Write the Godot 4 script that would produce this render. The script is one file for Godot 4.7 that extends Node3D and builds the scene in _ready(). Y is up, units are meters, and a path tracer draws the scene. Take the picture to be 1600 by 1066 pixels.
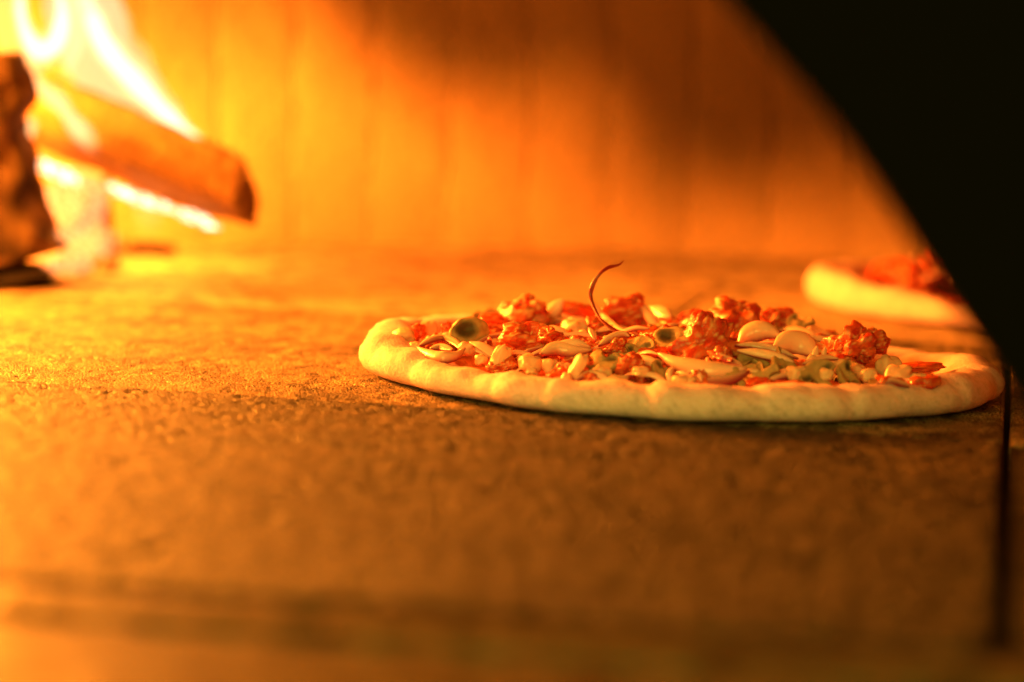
extends Node3D

const YAW := -11.0                       # the oven stands turned by this much to the camera
const OVEN_AT := Vector3(0, 0, -0.684)   # middle of the hearth's front edge
const CHAMBER := Vector3(-0.04, 0, -0.80)  # centre of the round chamber, in the oven's axes
const CHAMBER_R := 0.69

var rng := RandomNumberGenerator.new()
var na := FastNoiseLite.new()
var M := {}
var coal: NoiseTexture2D
var oven: Transform3D


# ---------------------------------------------------------------- helpers
func lin(r: float, g: float, b: float, a := 1.0) -> Color:
	var c := Color(r, g, b).linear_to_srgb()
	c.a = a
	return c


func nz(p: Vector3, f: float) -> float:
	return na.get_noise_3dv(p * f)


func numbered(called: String, parent: Node) -> String:
	if not parent.has_node(called):
		return called
	var k := 1
	while parent.has_node("%s_%03d" % [called, k]):
		k += 1
	return "%s_%03d" % [called, k]


func thing(called: String, label: String, category: String, at := Vector3.ZERO, group := "") -> Node3D:
	var o := Node3D.new()
	o.name = numbered(called, self)
	add_child(o)
	o.position = at
	o.set_meta("label", label)
	o.set_meta("category", category)
	if group:
		o.set_meta("group", group)
	return o


func structure(called: String) -> Node3D:
	var o := Node3D.new()
	o.name = numbered(called, self)
	add_child(o)
	o.transform = oven
	o.set_meta("kind", "structure")
	return o


func part(called: String, mesh: Mesh, material: Material, parent: Node3D, at := Vector3.ZERO, turn := Basis.IDENTITY, label := "") -> MeshInstance3D:
	var o := MeshInstance3D.new()
	o.name = numbered(called, parent)
	o.mesh = mesh
	o.material_override = material
	o.transform = Transform3D(turn, at)
	parent.add_child(o, true)
	if label:
		o.set_meta("label", label)
	return o


func commit(v: PackedVector3Array, ix: PackedInt32Array, cols := PackedColorArray(), open := false) -> ArrayMesh:
	# one indexed mesh with smooth normals; faces are turned outwards (closed) or upwards (open)
	var s := 0.0
	for k in range(0, ix.size(), 3):
		var a := v[ix[k]]
		var b := v[ix[k + 1]]
		var c := v[ix[k + 2]]
		s += -(c - a).cross(b - a).y if open else a.dot(b.cross(c))
	if s > 0.0:
		for k in range(0, ix.size(), 3):
			var t := ix[k + 1]
			ix[k + 1] = ix[k + 2]
			ix[k + 2] = t
	var n := PackedVector3Array()
	n.resize(v.size())
	for k in range(0, ix.size(), 3):
		var a := v[ix[k]]
		var f := (v[ix[k + 2]] - a).cross(v[ix[k + 1]] - a)
		n[ix[k]] += f
		n[ix[k + 1]] += f
		n[ix[k + 2]] += f
	for k in n.size():
		n[k] = n[k].normalized() if n[k].length_squared() > 1e-24 else Vector3.UP
	var arr := []
	arr.resize(Mesh.ARRAY_MAX)
	arr[Mesh.ARRAY_VERTEX] = v
	arr[Mesh.ARRAY_NORMAL] = n
	arr[Mesh.ARRAY_INDEX] = ix
	if cols.size() == v.size():
		arr[Mesh.ARRAY_COLOR] = cols
	var m := ArrayMesh.new()
	m.add_surface_from_arrays(Mesh.PRIMITIVE_TRIANGLES, arr)
	return m


func quads(nu: int, nv: int, wrap: bool) -> PackedInt32Array:
	# indices of a grid of nv rows of nu points; rows close on themselves when wrap is on
	var ix := PackedInt32Array()
	for j in nv - 1:
		for i in (nu if wrap else nu - 1):
			var a := j * nu + i
			var b := j * nu + (i + 1) % nu
			ix.append_array([a, b, a + nu, b, b + nu, a + nu])
	return ix


func spline(p: Array, t: float) -> Variant:
	var n := p.size() - 1
	var x := clampf(t, 0.0, 1.0) * n
	var i := mini(int(x), n - 1)
	var f := x - i
	var p1 = p[i]
	var p2 = p[i + 1]
	var p0 = p[i - 1] if i > 0 else p1 * 2.0 - p2
	var p3 = p[i + 2] if i + 2 <= n else p2 * 2.0 - p1
	return (p1 * 2.0 + (p2 - p0) * f + (p0 * 2.0 - p1 * 5.0 + p2 * 4.0 - p3) * f * f + (p1 * 3.0 - p0 - p2 * 3.0 + p3) * f * f * f) * 0.5


func tube(path: Array, wide: Array, thick: Array, around: int, along: int, up: Vector3, paint = null, cup := 0.0, rough := 0.0, rf := 60.0) -> ArrayMesh:
	# a swept body with a flattened round section; paint(s, a) -> Color
	var v := PackedVector3Array()
	var cols := PackedColorArray()
	for j in along + 1:
		var s := float(j) / along
		var c: Vector3 = spline(path, s)
		var d: Vector3 = (spline(path, minf(s + 0.02, 1.0)) - spline(path, maxf(s - 0.02, 0.0))).normalized()
		var side := d.cross(up).normalized()
		var nrm := side.cross(d).normalized()
		var w: float = maxf(spline(wide, s), 0.00005)
		var t: float = maxf(spline(thick, s), 0.00005)
		for i in around:
			var a := TAU * i / around
			var q := c + side * (w * cos(a)) + nrm * (t * sin(a) - cup * w * cos(a) * cos(a))
			if rough > 0.0:
				q += (q - c).normalized() * nz(q, rf) * rough
			v.append(q)
			if paint != null:
				cols.append(paint.call(s, a))
	var ix := quads(around, along + 1, true)
	for e in 2:
		var row := 0 if e == 0 else along * around
		var mid := Vector3.ZERO
		for i in around:
			mid += v[row + i] / around
		v.append(mid)
		if paint != null:
			cols.append(cols[row])
		var at := v.size() - 1
		for i in around:
			var k := [at, row + (i + 1) % around, row + i] if e == 0 else [at, row + i, row + (i + 1) % around]
			ix.append_array(k)
	return commit(v, ix, cols)


func ball(nu: int, nv: int, shape: Callable, paint = null) -> ArrayMesh:
	# a closed body: shape(direction) -> point
	var v := PackedVector3Array()
	var cols := PackedColorArray()
	for j in nv:
		var b := PI * (j + 0.02) / (nv - 1 + 0.04) - PI / 2
		for i in nu:
			var a := TAU * i / nu
			var d := Vector3(cos(a) * cos(b), sin(b), sin(a) * cos(b))
			v.append(shape.call(d))
			if paint != null:
				cols.append(paint.call(d, v[v.size() - 1]))
	var ix := quads(nu, nv, true)
	for e in 2:
		var row := 0 if e == 0 else (nv - 1) * nu
		var mid := Vector3.ZERO
		for i in nu:
			mid += v[row + i] / nu
		v.append(mid)
		if paint != null:
			cols.append(cols[row])
		for i in nu:
			var k := [v.size() - 1, row + (i + 1) % nu, row + i] if e == 0 else [v.size() - 1, row + i, row + (i + 1) % nu]
			ix.append_array(k)
	return commit(v, ix, cols)


func noise_texture(freq: float, oct: int, sd: int, ramp = null, kind := FastNoiseLite.TYPE_SIMPLEX_SMOOTH, size := 1024) -> NoiseTexture2D:
	var n := FastNoiseLite.new()
	n.seed = sd
	n.noise_type = kind
	n.frequency = freq
	n.fractal_octaves = oct
	n.fractal_gain = 0.6
	var t := NoiseTexture2D.new()
	t.width = size
	t.height = size
	t.seamless = true
	t.noise = n
	if ramp != null:
		var g := Gradient.new()
		g.offsets = PackedFloat32Array(ramp[0])
		g.colors = PackedColorArray(ramp[1])
		t.color_ramp = g
	return t


func solid(called: String, c: Color, rough: float, spec := 0.5, vertex := false) -> StandardMaterial3D:
	var m := StandardMaterial3D.new()
	m.resource_name = called
	m.albedo_color = c
	m.roughness = rough
	m.metallic_specular = spec
	m.vertex_color_use_as_albedo = vertex
	M[called] = m
	return m


func triplanar(m: StandardMaterial3D, scale: float, in_world := true) -> void:
	m.uv1_triplanar = true
	m.uv1_world_triplanar = in_world
	m.uv1_scale = Vector3.ONE * scale
	m.uv1_triplanar_sharpness = 4.0


func relief(m: StandardMaterial3D, t: Texture2D, cm: float) -> void:
	m.heightmap_enabled = true
	m.heightmap_texture = t
	m.heightmap_scale = cm


func flame_skin(called: String, e: Vector3, alpha: float) -> void:
	var m := StandardMaterial3D.new()
	m.resource_name = called
	m.albedo_color = Color(0, 0, 0, alpha)
	m.transparency = BaseMaterial3D.TRANSPARENCY_ALPHA
	m.roughness = 1.0
	m.metallic_specular = 0.0
	m.specular_mode = BaseMaterial3D.SPECULAR_DISABLED
	m.vertex_color_use_as_albedo = true
	m.emission_enabled = true
	var top := maxf(e.x, maxf(e.y, e.z))
	m.emission = lin(e.x / top, e.y / top, e.z / top)
	m.emission_energy_multiplier = top
	M[called] = m


func ember_skin(called: String, e: Vector3) -> void:
	var m := solid(called, lin(0.2, 0.12, 0.08), 0.95, 0.2)
	m.emission_enabled = true
	var top := maxf(e.x, maxf(e.y, e.z))
	m.emission = lin(e.x / top, e.y / top, e.z / top)
	m.emission_energy_multiplier = top
	m.emission_operator = BaseMaterial3D.EMISSION_OP_MULTIPLY
	m.emission_texture = coal
	relief(m, coal, 0.25)
	triplanar(m, 9.0, false)


# ---------------------------------------------------------------- camera, air and light
func camera_and_light() -> void:
	var cam := Camera3D.new()
	cam.name = "camera"
	cam.position = Vector3(0, 0.147, 0)
	cam.basis = Basis(Vector3.RIGHT, deg_to_rad(-6.0)) * Basis(Vector3.BACK, deg_to_rad(2.0))
	cam.near = 0.05
	cam.far = 60.0
	var at := CameraAttributesPhysical.new()
	at.frustum_focal_length = 90.0
	at.frustum_focus_distance = 1.185
	at.exposure_aperture = 4.0
	at.frustum_near = 0.05
	at.frustum_far = 60.0
	cam.attributes = at
	cam.fov = rad_to_deg(2.0 * atan(533.0 / 4000.0))
	add_child(cam)
	cam.current = true

	var e := Environment.new()
	e.background_mode = Environment.BG_COLOR
	e.background_color = lin(0.012, 0.010, 0.006)   # the dark kitchen behind the camera
	e.tonemap_mode = Environment.TONE_MAPPER_LINEAR
	e.tonemap_exposure = 1.0
	e.sdfgi_enabled = true
	e.ssao_enabled = true
	e.ssil_enabled = true
	var w := WorldEnvironment.new()
	w.name = "environment"
	w.environment = e
	add_child(w)

	fire_light("fire_light", Vector3(-0.50, 0.19, -1.36), 0.75, 0.06)
	fire_light("fire_light", Vector3(-0.49, 0.20, -1.64), 3.0, 0.06)
	fire_light("fire_light", Vector3(-0.3131, 0.2365, -1.79), 0.09, 0.03)
	fire_light("ember_light", Vector3(-0.27, 0.09, -1.87), 0.10, 0.03)

	# the kitchen's own light, which comes in through the mouth
	var k := AreaLight3D.new()
	k.name = "kitchen_light"
	k.area_size = Vector2(0.9, 0.6)
	k.light_energy = 2.4
	k.light_color = lin(1.0, 0.86, 0.10)
	k.shadow_enabled = true
	k.look_at_from_position(Vector3(-0.45, 0.50, 0.8), Vector3(0.08, 0.01, -1.1))
	add_child(k)


func fire_light(called: String, at: Vector3, energy: float, size: float) -> void:
	var l := OmniLight3D.new()
	l.name = numbered(called, self)
	l.position = at
	l.light_energy = energy
	l.light_size = size
	l.light_color = lin(1.0, 0.252, 0.016)
	l.omni_range = 5.0
	l.omni_attenuation = 2.0
	l.shadow_enabled = true
	add_child(l)


# ---------------------------------------------------------------- materials
func materials() -> void:
	var grit := noise_texture(0.06, 5, 3)
	var fine := noise_texture(0.02, 5, 5)
	var m := solid("floor_stone", Color.WHITE, 0.55, 0.24, true)
	m.albedo_texture = noise_texture(0.06, 5, 7, [[0.0, 0.37, 0.45, 0.56, 1.0], [lin(0.05, 0.03, 0.018), lin(0.13, 0.085, 0.05), lin(0.31, 0.215, 0.13), lin(0.44, 0.32, 0.2), lin(0.66, 0.5, 0.34)]])
	relief(m, grit, 0.2)
	triplanar(m, 9.5)
	m = m.duplicate()                # paler copy for the back rows, standing in for stronger light there
	m.resource_name = "lit_stone"
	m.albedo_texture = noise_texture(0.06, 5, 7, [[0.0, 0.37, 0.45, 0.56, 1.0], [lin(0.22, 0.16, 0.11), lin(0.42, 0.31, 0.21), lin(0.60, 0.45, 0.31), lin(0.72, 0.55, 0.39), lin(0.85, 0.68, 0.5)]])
	M["lit_stone"] = m
	m = solid("sill_stone", Color.WHITE, 0.48, 0.24, true)
	m.albedo_texture = noise_texture(0.02, 4, 9, [[0.0, 0.5, 1.0], [lin(0.06, 0.042, 0.02), lin(0.11, 0.08, 0.042), lin(0.16, 0.115, 0.06)]])
	relief(m, fine, 0.03)
	triplanar(m, 3.1)
	m = solid("brick", Color.WHITE, 0.85, 0.3, true)
	m.albedo_texture = noise_texture(0.025, 5, 11, [[0.0, 0.5, 1.0], [lin(0.74, 0.70, 0.66), lin(0.9, 0.88, 0.86), lin(1.0, 1.0, 1.0)]])
	relief(m, fine, 0.2)
	triplanar(m, 3.7)
	solid("mortar", lin(0.13, 0.09, 0.055), 0.95, 0.2)
	solid("dark_joint", lin(0.03, 0.022, 0.015), 0.95, 0.1)
	m = solid("dome_render", lin(0.12, 0.085, 0.055), 0.95, 0.2)
	m = solid("soot_iron", lin(0.004, 0.0034, 0.003), 0.85, 0.1)
	relief(m, fine, 0.08)
	triplanar(m, 2.0)

	m = solid("dough", Color.WHITE, 0.78, 0.35, true)
	m.albedo_texture = noise_texture(0.05, 4, 13, [[0.0, 0.35, 0.5, 1.0], [lin(0.7, 0.62, 0.5), lin(0.9, 0.86, 0.76), lin(0.97, 0.94, 0.88), lin(1.0, 0.99, 0.96)]])
	relief(m, grit, 0.035)
	triplanar(m, 9.0, false)
	m.subsurf_scatter_enabled = true
	m.subsurf_scatter_strength = 0.08
	m = solid("sauce", Color.WHITE, 0.28, 0.5, true)
	relief(m, fine, 0.12)
	triplanar(m, 14.0, false)
	m = solid("sausage", Color.WHITE, 0.34, 0.5, true)
	m.subsurf_scatter_enabled = true
	m.subsurf_scatter_strength = 0.08
	relief(m, grit, 0.04)
	triplanar(m, 9.0, false)
	m = solid("cheese", Color.WHITE, 0.4, 0.5, true)
	m.subsurf_scatter_enabled = true
	m.subsurf_scatter_strength = 0.12
	relief(m, fine, 0.03)
	triplanar(m, 12.0, false)
	m = solid("mushroom", Color.WHITE, 0.55, 0.4, true)
	relief(m, grit, 0.02)
	triplanar(m, 14.0, false)
	m = solid("onion", Color.WHITE, 0.3, 0.55, true)
	relief(m, fine, 0.02)
	triplanar(m, 10.0, false)
	m = solid("tomato", Color.WHITE, 0.22, 0.5, true)
	relief(m, fine, 0.05)
	triplanar(m, 12.0, false)

	m = solid("wood", Color.WHITE, 0.8, 0.3, true)
	m.albedo_texture = noise_texture(0.03, 4, 17, [[0.0, 0.5, 1.0], [lin(0.5, 0.45, 0.4), lin(0.85, 0.8, 0.75), lin(1.0, 1.0, 1.0)]])
	relief(m, fine, 0.25)
	triplanar(m, 5.0, false)
	m = solid("bark", Color.WHITE, 0.9, 0.3, true)
	relief(m, grit, 0.3)
	triplanar(m, 5.0, false)
	coal = noise_texture(0.022, 5, 23, [[0.0, 0.36, 0.47, 0.6, 1.0], [lin(0.04, 0.01, 0.005), lin(0.16, 0.09, 0.05), lin(0.6, 0.5, 0.4), lin(1.0, 0.95, 0.88), lin(1, 1, 1)]])
	solid("char", lin(0.02, 0.016, 0.013), 0.85, 0.3)
	m = solid("ash", lin(0.5, 0.45, 0.38), 0.95, 0.1)
	ember_skin("ember_white", Vector3(4.5, 3.3, 2.2))
	ember_skin("ember_yellow", Vector3(1.35, 0.78, 0.33))
	ember_skin("ember_orange", Vector3(0.7, 0.2, 0.02))
	flame_skin("flame_mantle", Vector3(1.5, 0.85, 0.34), 0.22)
	flame_skin("flame_body", Vector3(2.4, 1.5, 0.6), 0.36)
	flame_skin("flame_core", Vector3(4.2, 3.3, 2.1), 0.6)
	flame_skin("flame_veil", Vector3(1.4, 0.88, 0.46), 0.42)


# ---------------------------------------------------------------- the oven
func slab_mesh(sx: float, sz: float, step: float, sd: float, tint: float, lift: float, arris := 0.004) -> ArrayMesh:
	# a floor tile with a worn, pitted top and rounded, chipped edges; its corner is at the origin, it runs to +x and -z
	var xs := PackedFloat32Array()
	var zs := PackedFloat32Array()
	for k in 2:
		var len := sx if k == 0 else sz
		var to := xs if k == 0 else zs
		var n := int(len / step)
		to.append_array([0.0, 0.0, 0.0008, 0.002])
		for i in n - 1:
			to.append(len * (i + 1) / n)
		to.append_array([len - 0.002, len - 0.0008, len, len])
		if k == 0:
			xs = to
		else:
			zs = to
	var nu := xs.size()
	var nv := zs.size()
	var v := PackedVector3Array()
	var cols := PackedColorArray()
	var off := Vector3(sd * 3.1, sd, sd * 1.7)
	for j in nv:
		for i in nu:
			var p := Vector3(xs[i], 0, -zs[j])
			var q := p + off
			var d := minf(minf(xs[i], sx - xs[i]), minf(zs[j], sz - zs[j]))
			var e := arris * (1.0 + 1.2 * nz(q, 90.0))
			var y := lift + 0.0005 * nz(q, 5.0) + 0.0005 * nz(q, 100.0) + 0.0004 * nz(q, 205.0)
			var pit := nz(q + Vector3(3, 0, 0), 210.0) + 0.3 * nz(q, 20.0)
			y -= 0.0010 * clampf((pit - 0.5) * 5.0, 0.0, 1.0)
			if d < e:
				y -= 0.8 * arris * pow(1.0 - d / maxf(e, 0.0005), 2.0)
			if i == 0 or j == 0 or i == nu - 1 or j == nv - 1:
				y = -0.03
			v.append(Vector3(p.x, y, p.z))
			var streak := q * Vector3(1.0, 1.0, 0.4)
			var c := tint * (1.0 + 0.28 * nz(q, 9.0) + 0.2 * nz(q, 30.0))
			c *= 1.0 - 0.5 * clampf((nz(q + Vector3(0, 0, 7), 22.0) - 0.42) * 5.0, 0.0, 1.0)
			c *= 1.0 - 0.55 * clampf((nz(streak + Vector3(2, 0, 0), 90.0) + 0.5 * nz(streak, 200.0) - 0.15) * 3.5, 0.0, 1.0)
			c *= 1.0 + 0.6 * clampf((nz(streak + Vector3(0, 4, 0), 80.0) + 0.5 * nz(streak, 210.0) - 0.2) * 3.0, 0.0, 1.0)  # light flecks painted as glints of firelight on the grit
			c = minf(c, 1.9)
			cols.append(Color(c, c * 0.97, c * 0.93))
	return commit(v, quads(nu, nv, false), cols, true)


func hearth() -> void:
	var floor_node := structure("hearth_floor")
	var bed := BoxMesh.new()
	bed.size = Vector3(2.2, 0.05, 1.75)
	part("mortar_bed", bed, M.dark_joint, floor_node, Vector3(0, -0.037, -0.83))
	var t := 0.41
	var g := 0.0028
	for row in 4:
		var joints: Array = [[-0.779, -0.369, 0.131, 0.541, 0.951], [-0.91, -0.5, 0.131, 0.541, 0.951], [-0.894, -0.484, -0.074, 0.336, 0.746, 0.951], [-0.779, -0.279, 0.131, 0.541, 0.951]][row]
		for col in joints.size() - 1:
			var u0: float = joints[col]
			var wide: float = joints[col + 1] - u0
			var near := row < 2 and (col == 1 or col == 2)
			var step := 0.0017 if near else 0.008
			var gap := g if row < 2 and col >= 1 else 0.0012
			if row == 0 and col == 2:
				gap = 0.0032
			part("floor_tile", slab_mesh(wide - gap, t - 0.0012, step, row * 5 + col + 1.0, (0.20 if row == 0 else 0.62 if row == 1 else 0.95) * (0.42 if row == 0 and col == 2 else 1.0) + 0.03 * sin(row * 3.0 + col * 5.0), 0.0007 if row == 0 and col == 1 else -0.0016 if row == 0 and col == 2 else 0.0, 0.0016 if row == 0 and col == 2 else 0.0026), M.floor_stone if row < 2 else M.lit_stone, floor_node, Vector3(u0 + gap, 0, -row * t))
	var sill := structure("oven_sill")
	part("sill_stone", slab_mesh(1.0, 0.036, 0.004, 31.0, 1.0, -0.0005), M.sill_stone, sill, Vector3(-0.58, 0.0, 0.0380))
	part("sill_stone", slab_mesh(0.8, 0.036, 0.004, 33.0, 0.9, -0.0005), M.sill_stone, sill, Vector3(0.423, 0.0, 0.0380))
	part("landing_slab", slab_mesh(1.6, 0.30, 0.008, 37.0, 1.15, -0.001), M.sill_stone, sill, Vector3(-0.8, 0.0, 0.3405))
	var under := BoxMesh.new()
	under.size = Vector3(1.9, 0.05, 0.36)
	part("sill_bed", under, M.dark_joint, sill, Vector3(0, -0.040, 0.17))


func brick_soot_shade(q: Vector3, tone: float) -> Color:
	# colour of the brickwork at a place: soot mixed with painted fall-off of firelight, darker upwards and to the right
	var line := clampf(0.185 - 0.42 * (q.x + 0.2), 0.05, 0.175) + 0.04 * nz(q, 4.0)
	var soot := smoothstep(-0.07, 0.08, q.y - line)  # one mask for soot and for the wall's dimming away from the fire
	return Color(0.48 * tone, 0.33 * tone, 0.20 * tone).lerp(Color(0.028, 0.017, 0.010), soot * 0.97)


func brick_mesh(w: float, h: float, dp: float, sd: float, place: Transform3D) -> ArrayMesh:
	# an upright brick, front face towards +z, with rounded arrises; its colour holds soot and painted firelight fall-off
	var v := PackedVector3Array()
	var cols := PackedColorArray()
	var rows := 14
	var tone := 1.0 + 0.03 * sin(sd * 12.9)
	for j in rows + 1:
		var y: float = [0.0, 0.0025, 0.006][j] if j < 3 else h - [0.006, 0.0025, 0.0][j - rows + 2] if j > rows - 3 else lerpf(0.006, h - 0.006, (j - 2.0) / (rows - 4.0))
		for i in 8:
			var x: float = [0.0, 0.0, 0.0009, w * 0.35, w * 0.65, w - 0.0009, w, w][i]
			var z: float = [-dp, -0.0009, 0.0, 0.0, 0.0, 0.0, -0.0009, -dp][i]
			var edge := minf(y, h - y)
			if edge < 0.001:
				z -= 0.003
			var p := Vector3(x - w / 2, y, z)
			p += Vector3(0, 0, 0.0025 * nz(p + Vector3(sd, 0, 0), 30.0)) if i > 0 and i < 7 else Vector3.ZERO
			v.append(p)
			var q := place * p
			var c := brick_soot_shade(q, tone)
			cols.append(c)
	var ix := quads(8, rows + 1, true)
	for e in 2:
		var row := 0 if e == 0 else rows * 8
		for i in range(1, 7):
			ix.append_array([row, row + i + 1, row + i] if e == 0 else [row, row + i, row + i + 1])
	return commit(v, ix, cols)


func chamber() -> void:
	var wall := structure("oven_wall")
	var n := 64
	for i in n:
		var a := TAU * i / n
		var at := CHAMBER + Vector3(sin(a), 0, cos(a)) * CHAMBER_R
		if at.z > -0.45 and absf(at.x + 0.08) < 0.37:
			continue
		var turn := Basis(Vector3.UP, a + PI)
		var h := 0.235 + 0.004 * sin(i * 7.7)
		var place := Transform3D(turn, at + Vector3(0, -0.006, 0))
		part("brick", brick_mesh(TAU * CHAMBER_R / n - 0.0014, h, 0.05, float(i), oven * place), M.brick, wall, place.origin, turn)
	# mortar behind the bricks, and the dome over them, both as thick shells
	var prof := []
	for k in 13:
		prof.append(Vector2(CHAMBER_R + 0.0022, -0.02 + 0.27 * k / 12.0))
	prof.append_array([Vector2(CHAMBER_R + 0.06, 0.25), Vector2(CHAMBER_R + 0.06, -0.02), prof[0]])
	part("mortar_backing", lathe(prof, 160, 1.3, func(p: Vector3): return brick_soot_shade(oven * (p + CHAMBER), 0.95)), M.brick, wall, CHAMBER)
	var dome := structure("oven_dome")
	prof = []
	for k in 13:
		var a := PI / 2 * k / 12.0
		prof.append(Vector2(maxf((CHAMBER_R + 0.004) * cos(a), 0.0005), 0.242 + 0.30 * sin(a)))
	for k in 13:
		var a := PI / 2 * (12 - k) / 12.0
		prof.append(Vector2(maxf((CHAMBER_R + 0.06) * cos(a), 0.0005), 0.252 + 0.36 * sin(a)))
	prof.append(prof[0])
	part("dome_shell", lathe(prof, 64), M.dome_render, dome, CHAMBER)


func lathe(prof: Array, n: int, gap := 0.0, paint = null) -> ArrayMesh:
	# a turned shell; gap leaves out that angle, centred on +z
	var v := PackedVector3Array()
	var cols := PackedColorArray()
	for p in prof:
		for i in n:
			var a := PI / 2 + gap / 2 + (TAU - gap) * i / (n - (1 if gap > 0.0 else 0))
			v.append(Vector3(cos(a) * p.x, p.y, sin(a) * p.x))
			if paint != null:
				cols.append(paint.call(v[v.size() - 1]))
	return commit(v, quads(n, prof.size(), gap == 0.0), cols)


func mouth() -> void:
	# the black front plate; the outline of its opening was read off the photograph at the plate's own distance
	var half := [Vector2(0.252, -0.02), Vector2(0.250, 0.0), Vector2(0.238, 0.03), Vector2(0.2139, 0.0679), Vector2(0.1998, 0.0871), Vector2(0.1885, 0.1033), Vector2(0.1775, 0.1194), Vector2(0.1650, 0.1355), Vector2(0.1498, 0.1516), Vector2(0.1345, 0.1677), Vector2(0.105, 0.2), Vector2(0.065, 0.222), Vector2(0.025, 0.231), Vector2(0.0, 0.232)]
	var ring := []
	for k in 53:
		ring.append(spline(half, k / 52.0))
	for k in range(51, -1, -1):
		var p: Vector2 = ring[k]
		ring.append(Vector2(-p.x, p.y))
	var n := ring.size()
	var v := PackedVector3Array()
	var c := Vector2(-0.0825, 0.0)
	# rows: inner edge back, inner edge front (rounded), plate front out to a big arch, plate back
	for row in 7:
		for k in n:
			var p: Vector2 = ring[k]
			var d := Vector2(p.x, p.y * 1.15).normalized()
			var f := float(k) / (n - 1)
			var big := Vector2(cos(PI * f) * 1.05, -0.03 + 0.78 * sin(PI * f) if f > 0.0 and f < 1.0 else -0.03)
			var q := p
			var z := -0.10
			match row:
				1: z = -0.006
				2:
					q = p + d * 0.002
					z = -0.0015
				3:
					q = p + d * 0.006
					z = 0.0
				4:
					q = big
					z = 0.0
				5:
					q = big
					z = -0.10
			v.append(Vector3(q.x + c.x, q.y, z))
	var o := thing("oven_mouth_arch", "soot black arched mouth of the oven, out of focus beside the pizzas", "oven arch")
	o.transform = oven
	part("arch_plate", commit(v, quads(n, 7, false)), M.soot_iron, o)


# ---------------------------------------------------------------- food
func crumble(sd: float, fat: float, size: Vector3) -> ArrayMesh:
	# a torn, knobbly chunk of raw sausage meat
	var off := Vector3(sd * 2.3, sd * 5.1, sd * 1.3)
	return ball(40, 26, func(d: Vector3):
		var q := d + off
		var r := 0.78 + 0.42 * nz(q, 0.9) + 0.28 * absf(nz(q, 2.0)) + 0.07 * absf(nz(q, 4.6)) + 0.012 * nz(q, 11.0)
		return Vector3(d.x * size.x, d.y * size.y, d.z * size.z) * r,
	func(d: Vector3, _p: Vector3):
		var q := d + off
		var c := Color(0.64, 0.115, 0.04).lerp(Color(0.46, 0.03, 0.014), clampf(0.5 + 1.4 * nz(q, 1.7), 0, 1))
		c = c.lerp(Color(0.8, 0.52, 0.3), clampf((nz(q, 3.6) - 0.30 + fat) * 4.0, 0, 1) * 0.8)
		return c)


func dice(sd: float, r: float) -> ArrayMesh:
	# a rounded dice of mozzarella
	var off := Vector3(sd, sd * 3.0, 0)
	var k := Vector3(1.0 + 0.2 * sin(sd * 3.0), 0.85 + 0.12 * sin(sd * 5.0), 1.0 + 0.2 * sin(sd * 7.0))
	return ball(22, 15, func(d: Vector3):
		var e := pow(pow(absf(d.x), 3.4) + pow(absf(d.y), 3.4) + pow(absf(d.z), 3.4), -1.0 / 3.4)
		return d * k * r * e * 0.82 * (1.04 + 0.22 * nz(d + off, 1.1) + 0.06 * nz(d + off, 3.5)),
	func(d: Vector3, _p: Vector3):
		var c := 1.0 + 0.06 * nz(d + off, 3.0)
		return Color(0.74 * c, 0.46 * c, 0.34 * c))


func mushroom(sd: float, r: float, th: float, dark: float) -> ArrayMesh:
	# a slice through a mushroom: cap, gills and stem, slightly bent
	var k := 0.9 + 0.2 * sin(sd * 3.7)
	var ctl := [Vector2(0, 0.72), Vector2(-0.55, 0.62), Vector2(-0.92, 0.25), Vector2(-0.98, -0.12), Vector2(-0.78, -0.24), Vector2(-0.34, -0.12), Vector2(-0.22, -0.45 * k), Vector2(-0.3, -0.75 * k), Vector2(0.02, -0.84 * k), Vector2(0.32, -0.72 * k), Vector2(0.22, -0.42 * k), Vector2(0.36, -0.12), Vector2(0.8, -0.22), Vector2(0.98, -0.08), Vector2(0.9, 0.28), Vector2(0.52, 0.62), Vector2(0, 0.72)]
	var n := 48
	var ts := [0.02, 0.25, 0.42, 0.56, 0.68, 0.8, 0.91, 0.98, 1.0, 0.98, 0.91, 0.8, 0.68, 0.56, 0.42, 0.25, 0.02]
	var v := PackedVector3Array()
	var cols := PackedColorArray()
	for j in ts.size():
		var t: float = ts[j]
		for i in n:
			var p: Vector2 = spline(ctl, float(i) / n)
			p = Vector2(p.x * (1.0 + 0.1 * sin(sd)), p.y) * (1.0 + 0.06 * nz(Vector3(p.x, p.y, sd), 2.0)) * t
			var z := th * (1.0 if j < 8 else -1.0) * (0.5 if t < 0.95 else 0.3 if t < 0.99 else 0.0)
			if j == 8:
				z = 0.0
			var bend := 0.22 * sin(sd * 2.1) * p.x * p.x * r + 0.1 * r * nz(Vector3(p.x, p.y, sd + 4.0), 1.5)
			var gill := clampf(1.0 - absf(p.y + 0.02 - 0.1 * absf(p.x)) / 0.22, 0, 1) * clampf((absf(p.x) - 0.2) * 6.0, 0, 1) * clampf((0.85 - absf(p.x)) * 6.0, 0, 1)
			v.append(Vector3(p.x * r, p.y * r, z * (1.0 - 0.5 * gill) + bend))
			var c := Color(0.42, 0.27, 0.15).lerp(Color(0.24, 0.13, 0.06), clampf((t - 0.93) * 14.0, 0, 1) * 0.8)
			c = c.lerp(Color(0.045, 0.03, 0.018), clampf(gill * 1.6, 0, 1) * dark)
			c *= 1.0 + 0.12 * nz(Vector3(p.x, p.y, sd), 5.0)
			cols.append(Color(c.r, c.g, c.b))
	return commit(v, quads(n, ts.size(), true), cols)


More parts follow.
